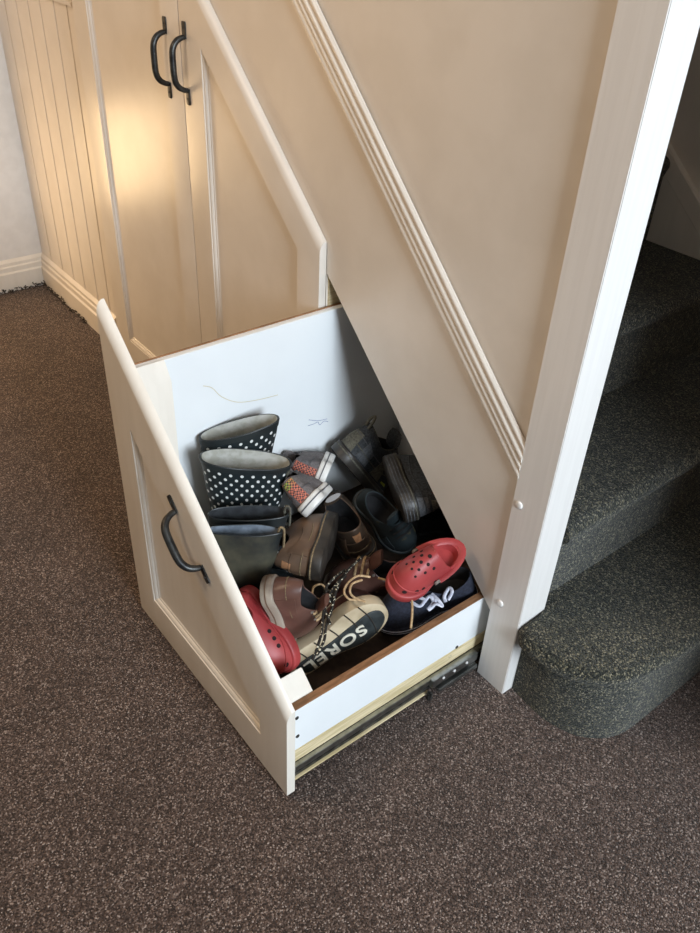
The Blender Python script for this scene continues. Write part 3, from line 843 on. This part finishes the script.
# ---- brown leather shoes with tan heel tabs
def brown(label, key, mat, L=.18, toe_up=.03, wf=.48):
    s = Shoe('leather_shoe', label, 'shoe', None, POSE[key], L, L * wf, seed=8, crumple=.002, anchor=POSEA.get(key, (0, 0, 0)))
    s.sole(.026, 'brownrubber', .004, toe_up, stripes=((.019, .0215, 'seam'),))
    s.upper(mat, .36, .27, .42, .30, .27, .15, 'blackcloth', toe=.55, collar='leather2')
    s.heel_patch('heel_tab', .33, .425, .030, .042, 'tan', 'tan leather heel tab')
    s.seam_ring(.30, .0009, 'seam', 'stitching', -16, 17)
    s.seam_ring(.62, .0009, 'leather2', 'padded_edge', -16, 17)
    s.side_patch('overlay', [(.06, .16), (.30, .14), (.26, .30), (.08, .38)], 1, 'leather2')
    s.side_patch('overlay', [(.06, .16), (.30, .14), (.26, .30), (.08, .38)], -1, 'leather2')
    s.tongue(.52, .44, .38, .50, .11, 'leather')
    s.laces((.54, .61, .68), .12, .0026, 'brownrubber')
    return s
POSEA = {'br8': (.30, 0, .38)}
brown('dark brown leather shoe lying on its side, heel tab and thick sole towards the opening', 'br7', 'leather2')
s8 = brown('brown leather shoe with its dark opening facing up and tan heel tab', 'br8', 'leather', .205)
# ---- plum brown pair with tan laces
def plum(label, key, L=.21, wf=.42):
    s = Shoe('laced_leather_shoe', label, 'shoe', None, POSE[key], L, L * wf, seed=11, crumple=.003)
    s.sole(.024, 'beige', .004, .04, stripes=((.010, .0120, 'leather2'),))
    s.upper('plumleather', .34, .27, .44, .30, .25, .15, 'blackcloth', toe=.6, bulge=.02)
    s.side_patch('quarter_overlay', [(.10, .14), (.44, .14), (.38, .36), (.16, .40)], 1, 'plumleather')
    s.side_patch('quarter_overlay', [(.10, .14), (.44, .14), (.38, .36), (.16, .40)], -1, 'plumleather')
    for sd in (1, -1):
        for x in (.47, .54, .61):
            s.disc('eyelet', (x * L, sd * .12 * L + .03 * L * x * x, .5), (0, 0, -1), .0032, 'grime', .0002, h=.0012)
    s.seam_ring(.55, .0008, 'seam', 'stitching', -14, 15)
    s.tongue(.52, .40, .40, .55, .12, 'plumleather')
    s.laces((.50, .57, .64), .12, .0028, 'tanlace')
    return s
p1 = plum('plum-brown leather shoe with scuffed beige sole, between the black boots and the flecked laces', 'pl14', .150, .54)
p2 = plum('brown leather shoe with loose tan laces, partly under the red clog', 'pl15', .185)
for k_ in ('lace15a', 'lace15b', 'lace15c'):
    p2.world_tube('loose_lace', PTS[k_], .0023, 'tanlace')
p1.world_tube('loose_lace', PTS['lace14'], .0021, 'tanlace')

# ---- hiking trainers
g9 = Shoe('hiking_shoe', 'charcoal hiking shoe with a heel pull loop, leaning on the white drawer side', 'shoe', None, POSE['g9'], .21, .092, seed=13, crumple=.002)
g9.sole(.028, 'brownrubber', .004, .05, stripes=((.018, .021, 'olive'),))
g9.upper('mesh', .36, .29, .44, .30, .27, .15, 'blackcloth', toe=.55, collar='olive')
for sd in (1, -1):
    g9.side_patch('overlay', [(.10, .15), (.34, .15), (.28, .30), (.12, .36)], sd, 'greyfab')
    g9.side_patch('overlay', [(.46, .15), (.62, .15), (.52, .36), (.44, .36)], sd, 'olive')
    g9.side_patch('logo_flash', [(.66, .17), (.78, .17), (.75, .20), (.66, .19)], sd, 'lime', 'yellow-green flash')
g9.heel_patch('heel_counter', .14, .36, .10, .07, 'olive')
g9.seam_ring(.35, .0016, 'olive', 'piping', -20, 21)
g9.seam_ring(.62, .0012, 'greyfab', 'piping', -20, 21)
L9 = .21
g9.tongue(.52, .42, .40, .54, .12, 'mesh'); g9.laces((.50, .57, .64, .71), .12, .0024, 'greyfab')
tube('pull_loop', smooth_pts([(.030 * L9, -.03 * L9, .44 * L9), (.0 * L9, -.03 * L9, .52 * L9), (-.012 * L9, 0, .58 * L9), (.0 * L9, .03 * L9, .52 * L9), (.030 * L9, .03 * L9, .44 * L9)], 5), .0034, 'olive', g9.root, 8)

g10 = Shoe('trainer', 'grey trainer with ribbed sole at the dark back of the drawer', 'shoe', None, POSE['g10'], .19, .092, seed=17, crumple=.002)
g10.sole(.034, 'brownrubber', .004, .05, stripes=((.006, .008, 'greyfab'), (.013, .015, 'greyfab'), (.020, .022, 'greyfab'), (.027, .029, 'olive')))
g10.upper('mesh', .34, .28, .42, .30, .27, .15, 'blackcloth', toe=.55, collar='greyfab')
g10.heel_patch('heel_counter', .17, .30, .13, .10, 'greyfab')
g10.heel_patch('heel_tab', .33, .40, .06, .05, 'olive')
g10.seam_ring(.30, .0014, 'mesh', 'piping', -20, 21)
g10.seam_ring(.75, .0016, 'olive', 'piping', -20, 21)
g10.tongue(.52, .42, .40, .52, .12, 'mesh'); g10.laces((.50, .57, .64), .12, .0024, 'greyfab')

tl = Shoe('cloth_shoe', 'dark teal shoe with yellow-speckled cloth, above the red clog', 'shoe', None, POSE['teal'], .17, .076, seed=19, crumple=.003)
tl.sole(.018, 'soleblack', .003, .03)
tl.upper('teal', .32, .26, .40, .30, .27, .15, 'blackcloth', toe=.55, collar='tealplain')
tl.side_patch('toe_overlay', [(.62, .12), (.86, .12), (.80, .22), (.62, .30)], 1, 'tealplain')
tl.side_patch('toe_overlay', [(.62, .12), (.86, .12), (.80, .22), (.62, .30)], -1, 'tealplain')
tl.tongue(.52, .42, .38, .50, .12, 'tealplain'); tl.laces((.50, .57, .64, .71), .12, .0022, 'blackcloth')

dk = Shoe('black_shoe', 'black shoe lying deep in the shadow at the back of the drawer', 'shoe', None, POSE['dark1'], .17, .070, seed=23)
dk.sole(.022, 'soleblack', .003, .03); dk.upper('blackcloth', .32, .26, .40, .30, .27, .15, 'blackcloth', toe=.55)
dk.tongue(.52, .42, .38, .50, .12, 'blackcloth'); dk.laces((.50, .58, .66), .12, .0022, 'mesh')
bead = Shoe('toggle', 'tiny pale pink toggle beside the grey trainer', 'toggle', None, POSE['toggle'], .02, .012)
rings = [[(.008 * cos(q) * sin(p), .008 * sin(q) * sin(p), .008 * cos(p)) for q in [2 * pi * i / 14 for i in range(14)]] for p in [.05 + (pi - .1) * j / 8 for j in range(9)]]
loft('toggle_body', rings, 'pink', bead.root, cap0=True, cap1=True)
tube('toggle_cord', smooth_pts([(-.006, 0, 0), (-.018, .004, -.004), (-.03, .0, -.012), (-.04, -.006, -.022)], 5), .0016, 'tan', bead.root)

# ---- red clogs
def clog(label, key, L, anchor=(0, 0, 0), strap=.075, vents=True):
    W = L * .45
    s = Shoe('clog', label, 'clog', None, POSE[key], L, W, seed=29, crumple=.0008, anchor=anchor)
    s.sole(.020, 'red', .0035, .06)
    s.seam = None
    s.upper('red', .13, .12, .42 if vents else .36, .255, .235, .185, 'red', toe=.60, bulge=.022, rim=.005, depth=.95, pa=1.5)
    ln = .03
    # ridge round the toe
    pts = []
    for i in range(NP // 2 - 15, NP // 2 + 16):
        p = s.rings[2][i]; v = Vector((p.x - L * .5, p.y, 0)).normalized(); pts.append(p + v * .0004)
    tube('toe_ridge', pts, .0016, 'red', s.root, 6)
    for (x, y, r) in () if not vents else ((.56, 0, .0042), (.62, -.065, .0036), (.62, .065, .0036), (.56, -.125, .0036), (.56, .125, .0036), (.68, 0, .0036), (.68, .115, .0032), (.68, -.115, .0032), (.74, -.055, .0030), (.74, .055, .0030), (.80, 0, .0026), (.80, .09, .0026), (.80, -.09, .0026)):
        s.disc('vent_hole', (x * L, y * L + ln * L * x * x, .5), (0, 0, -1), r * L / .17, 'hole')
    for ang in (-50, -25, 25, 50, 72, -72, -92, 92) if vents else (72, 82, 92, -72, -82, -92, 25, -25):
        a = radians(ang); rr = 1.3
        if abs(ang) > 60: x0 = .70 - (abs(ang) - 72) * .009
        o = Vector((L * .62 + cos(a) * .3, sin(a) * .3 + ln * L * .4, .034 * L / .17)) if abs(ang) <= 60 else Vector((L * x0, (1 if ang > 0 else -1) * .3, .036 * L / .17))
        tgt = Vector((L * .62, ln * L * .4, .034 * L / .17)) if abs(ang) <= 60 else Vector((L * x0, 0, .036 * L / .17))
        s.disc('side_vent', o, tgt - o, .0048 * L / .17 if abs(ang) <= 60 else .0040 * L / .17, 'hole', sx=1.0)
    if strap is None: return s
    # back strap pivoting on two rivets, resting on the heel rim
    pts = []
    for i in range(15):
        a = pi * i / 14
        pts.append((.47 * L - sin(a) * .485 * L, cos(a) * .222 * L + ln * L * .1, s.th + (strap + .075 * sin(a)) * L))
    tube('heel_strap', pts, .0075 * L / .17, 'red', s.root, 10, flat=.35, up=(1, 0, .2))
    for sd in (1, -1):
        s.disc('rivet', (.50 * L, sd * .3, s.th + strap * L), (0, -sd, 0), .0070 * L / .17, 'grime', .0045, h=.002)
    return s
clog('red clog with round vent holes, toe towards the middle of the pile', 'clogR', .158, (.5, 0, .2))
clog('red clog standing on its side against the drawer front, behind the rounded edge', 'clogL', .170, (.5, 0, .2), None, False)

# ---- snow boot lying with its sole up, SOREL lettering on the sole
L = .208
sb = Shoe('snow_boot', 'brown snow boot on its side, its black and cream sole with large letters facing up', 'boot', None, POSE['sorel'], L, .088, seed=31, crumple=.002, anchor=(.5, 0, 0))
so = sb.sole(.030, 'cream', .004, .0)
sb.upper('bootleather', .30, .28, .36, .30, .26, .17, 'blackcloth', shaft=[(.37, .29, .24, .17), (.40, .28, .235, .165), (.43, .28, .235, .165)], depth=.7, toe=.75, bulge=.012, collar='bootleather')
sb.k['lean'] = .03
# black tread plate
tp = []
for z, g in ((.0, -.006), (-.0016, -.0075), (-.0024, -.010)):
    r = outline(L, .092, z, g, .03)
    for p in r:
        p.y += .0045 + .004 * sin(pi * p.x / L)
        p.y = min(p.y, .031 + .0 * p.x) if False else p.y
    tp.append([Vector((p.x * .985 + L * .013, p.y * .93 if p.y > 0 else p.y * (.42 + .5 * max(0, p.x / L - .72) / .28), p.z)) for p in r])
tr = loft('tread_plate', tp, 'soleblack', sb.root, cap0=True, cap1=True, smooth=30)
for x in (.16, .32, .50, .68, .82):
    y0 = -.048; y1 = .048
    rr = []
    for k in range(9):
        y = y0 + (y1 - y0) * k / 8; xx = L * x + .006 * sin(pi * k / 8)
        rr.append(Vector((xx, y * wtab(x) * 1.0, -.0029)))
    tube('tread_groove', rr, .0013, 'brownrubber', tr, 6)
def text_mesh(name, body, size, mat, parent, mtx, ext=.0008):
    cu = bpy.data.curves.new(name, 'FONT'); cu.body = body; cu.size = size; cu.extrude = ext; cu.align_x = 'CENTER'; cu.align_y = 'CENTER'
    cu.space_character = 1.12; cu.offset = size * .022
    t = bpy.data.objects.new(name, cu); COL.objects.link(t)
    dg = bpy.context.evaluated_depsgraph_get()
    me = bpy.data.meshes.new_from_object(t.evaluated_get(dg))
    COL.objects.unlink(t); bpy.data.objects.remove(t); bpy.data.curves.remove(cu)
    me.transform(mtx); me.materials.clear(); me.materials.append(M[mat])
    o = bpy.data.objects.new(name, me); COL.objects.link(o); o.parent = parent
    return o
# seen from below (looking along +z); reading direction runs from toe to heel
bx = Vector((-1, 0, 0)); bz = Vector((0, 0, -1)); by = bz.cross(bx)
TM = Matrix((bx, by, bz)).transposed().to_4x4()
text_mesh('sole_lettering', 'SOREL', .0395, 'lettering', tr, Matrix.Translation((L * .44, .010, -.0034)) @ TM @ Matrix.Diagonal((1.10, .92, 1, 1)))
sb.seam_ring(.30, .0010, 'seam', 'stitching', -20, 21)
for x in (.50, .57, .64):
    for sd in (1, -1): sb.disc('eyelet', (x * L, sd * .10 * L + .03 * L * x * x, .5), (0, 0, -1), .0034, 'grime', h=.0012)
sb.tongue(.50, .46, .40, .50, .13, 'bootleather')
for k_ in ('lacea', 'laceb', 'lacec', 'laced'):
    sb.world_tube('flecked_lace', PTS[k_], .0026, 'lacedark')

# ---- navy skate shoe
nv = Shoe('skate_shoe', 'navy canvas shoe with white laces and white-edged sole, under the red clog', 'shoe', None, POSE['navy'], .21, .086, seed=37, crumple=.0012, anchor=(1, 0, 0))
nv.sole(.022, 'navy', .003, .05, stripes=((.0155, .0180, 'whitelace'), (.0095, .0110, 'whitelace')))
nv.upper('navy', .24, .20, .34, .29, .27, .15, 'blackcloth', toe=.55)
nv.tongue(.52, .42, .38, .50, .12, 'navy')
nv.laces((.50, .565, .63), .10, .0042, 'whitelace', flat=.4)
nv.line('stitching', [((.21 * (.70 - .05 * abs(i)), .21 * .033 * i, .5), (0, 0, -1)) for i in range(-4, 5)], .0006, 'mesh')
for k_ in ('bowa', 'bowb', 'bowc', 'bowd'):
    nv.world_tube('lace_bow', PTS[k_], .0036, 'whitelace', flat=.6)


GROUPS = {'rubber_boot': 'rubber boots standing at the left of the drawer', 'canvas_sneaker': 'grey canvas sneakers', 'leather_shoe': 'brown leather shoes with tan heel tabs',
          'laced_leather_shoe': 'brown leather shoes with tan laces', 'clog': 'red clogs'}
for o_ in list(COL.objects):
    if o_.parent is None and o_.get('category') and o_.name.split('.')[0] in GROUPS: o_['group'] = GROUPS[o_.name.split('.')[0]]

# ------------------------------------------------------------------ light
def area(name, loc, tgt, sx, sy, power, col, spread=180):
    l = bpy.data.lights.new(name, 'AREA'); l.shape = 'RECTANGLE'; l.size = sx; l.size_y = sy; l.energy = power; l.color = col
    l.spread = radians(spread)
    o = bpy.data.objects.new(name, l); COL.objects.link(o); o.location = loc
    d = Vector(tgt) - Vector(loc); o.rotation_euler = d.to_track_quat('-Z', 'Y').to_euler(); return o
area('window_daylight', (3.1, -.50, 1.75), (-.4, -.25, .3), 1.1, 1.4, 150, (.78, .89, 1.0))
area('unseen_warm_glare', (-2.37, -.43, .44), (-.9, -.30, .42), .22, .34, 3.2, (1.0, .70, .38), 175)  # unseen warm source, placed and sized to give the glare on the doors
area('unseen_warm_fill', (-2.37, -1.35, 1.05), (-.9, -.60, .42), 1.6, 1.8, 10, (1.0, .64, .34), 175)  # unseen wide source, added to warm the doors and the floor at left
area('ceiling_lamp', (-.9, -1.45, 2.35), (-.6, -.6, 0), .6, .6, 21, (1.0, .76, .52))
w = bpy.data.worlds.new('world'); scene.world = w; w.use_nodes = True
w.node_tree.nodes['Background'].inputs[0].default_value = (.80, .74, .66, 1)
w.node_tree.nodes['Background'].inputs[1].default_value = .10

# ------------------------------------------------------------------ camera
cam = bpy.data.cameras.new('camera'); co = bpy.data.objects.new('camera', cam); COL.objects.link(co)
r_, u_, f_ = Vector((0.616824, 0.785858, 0.044229)), Vector((-0.488877, 0.338471, 0.804013)), Vector((-0.616869, 0.517557, -0.592965))
co.matrix_world = Matrix.Translation((0.61019, -0.94405, 1.33469)) @ Matrix((r_, u_, -f_)).transposed().to_4x4()
cam.sensor_width = 36; cam.sensor_fit = 'AUTO'; cam.lens = 31.2519; cam.clip_start = .05
scene.camera = co
vs = scene.view_settings
vs.view_transform = 'Standard'; vs.look = 'None'; vs.gamma = 1; vs.use_curve_mapping = False; vs.exposure = 0.12
scene.cycles.max_bounces = 8; scene.cycles.diffuse_bounces = 5
scene.cycles.use_denoising = True
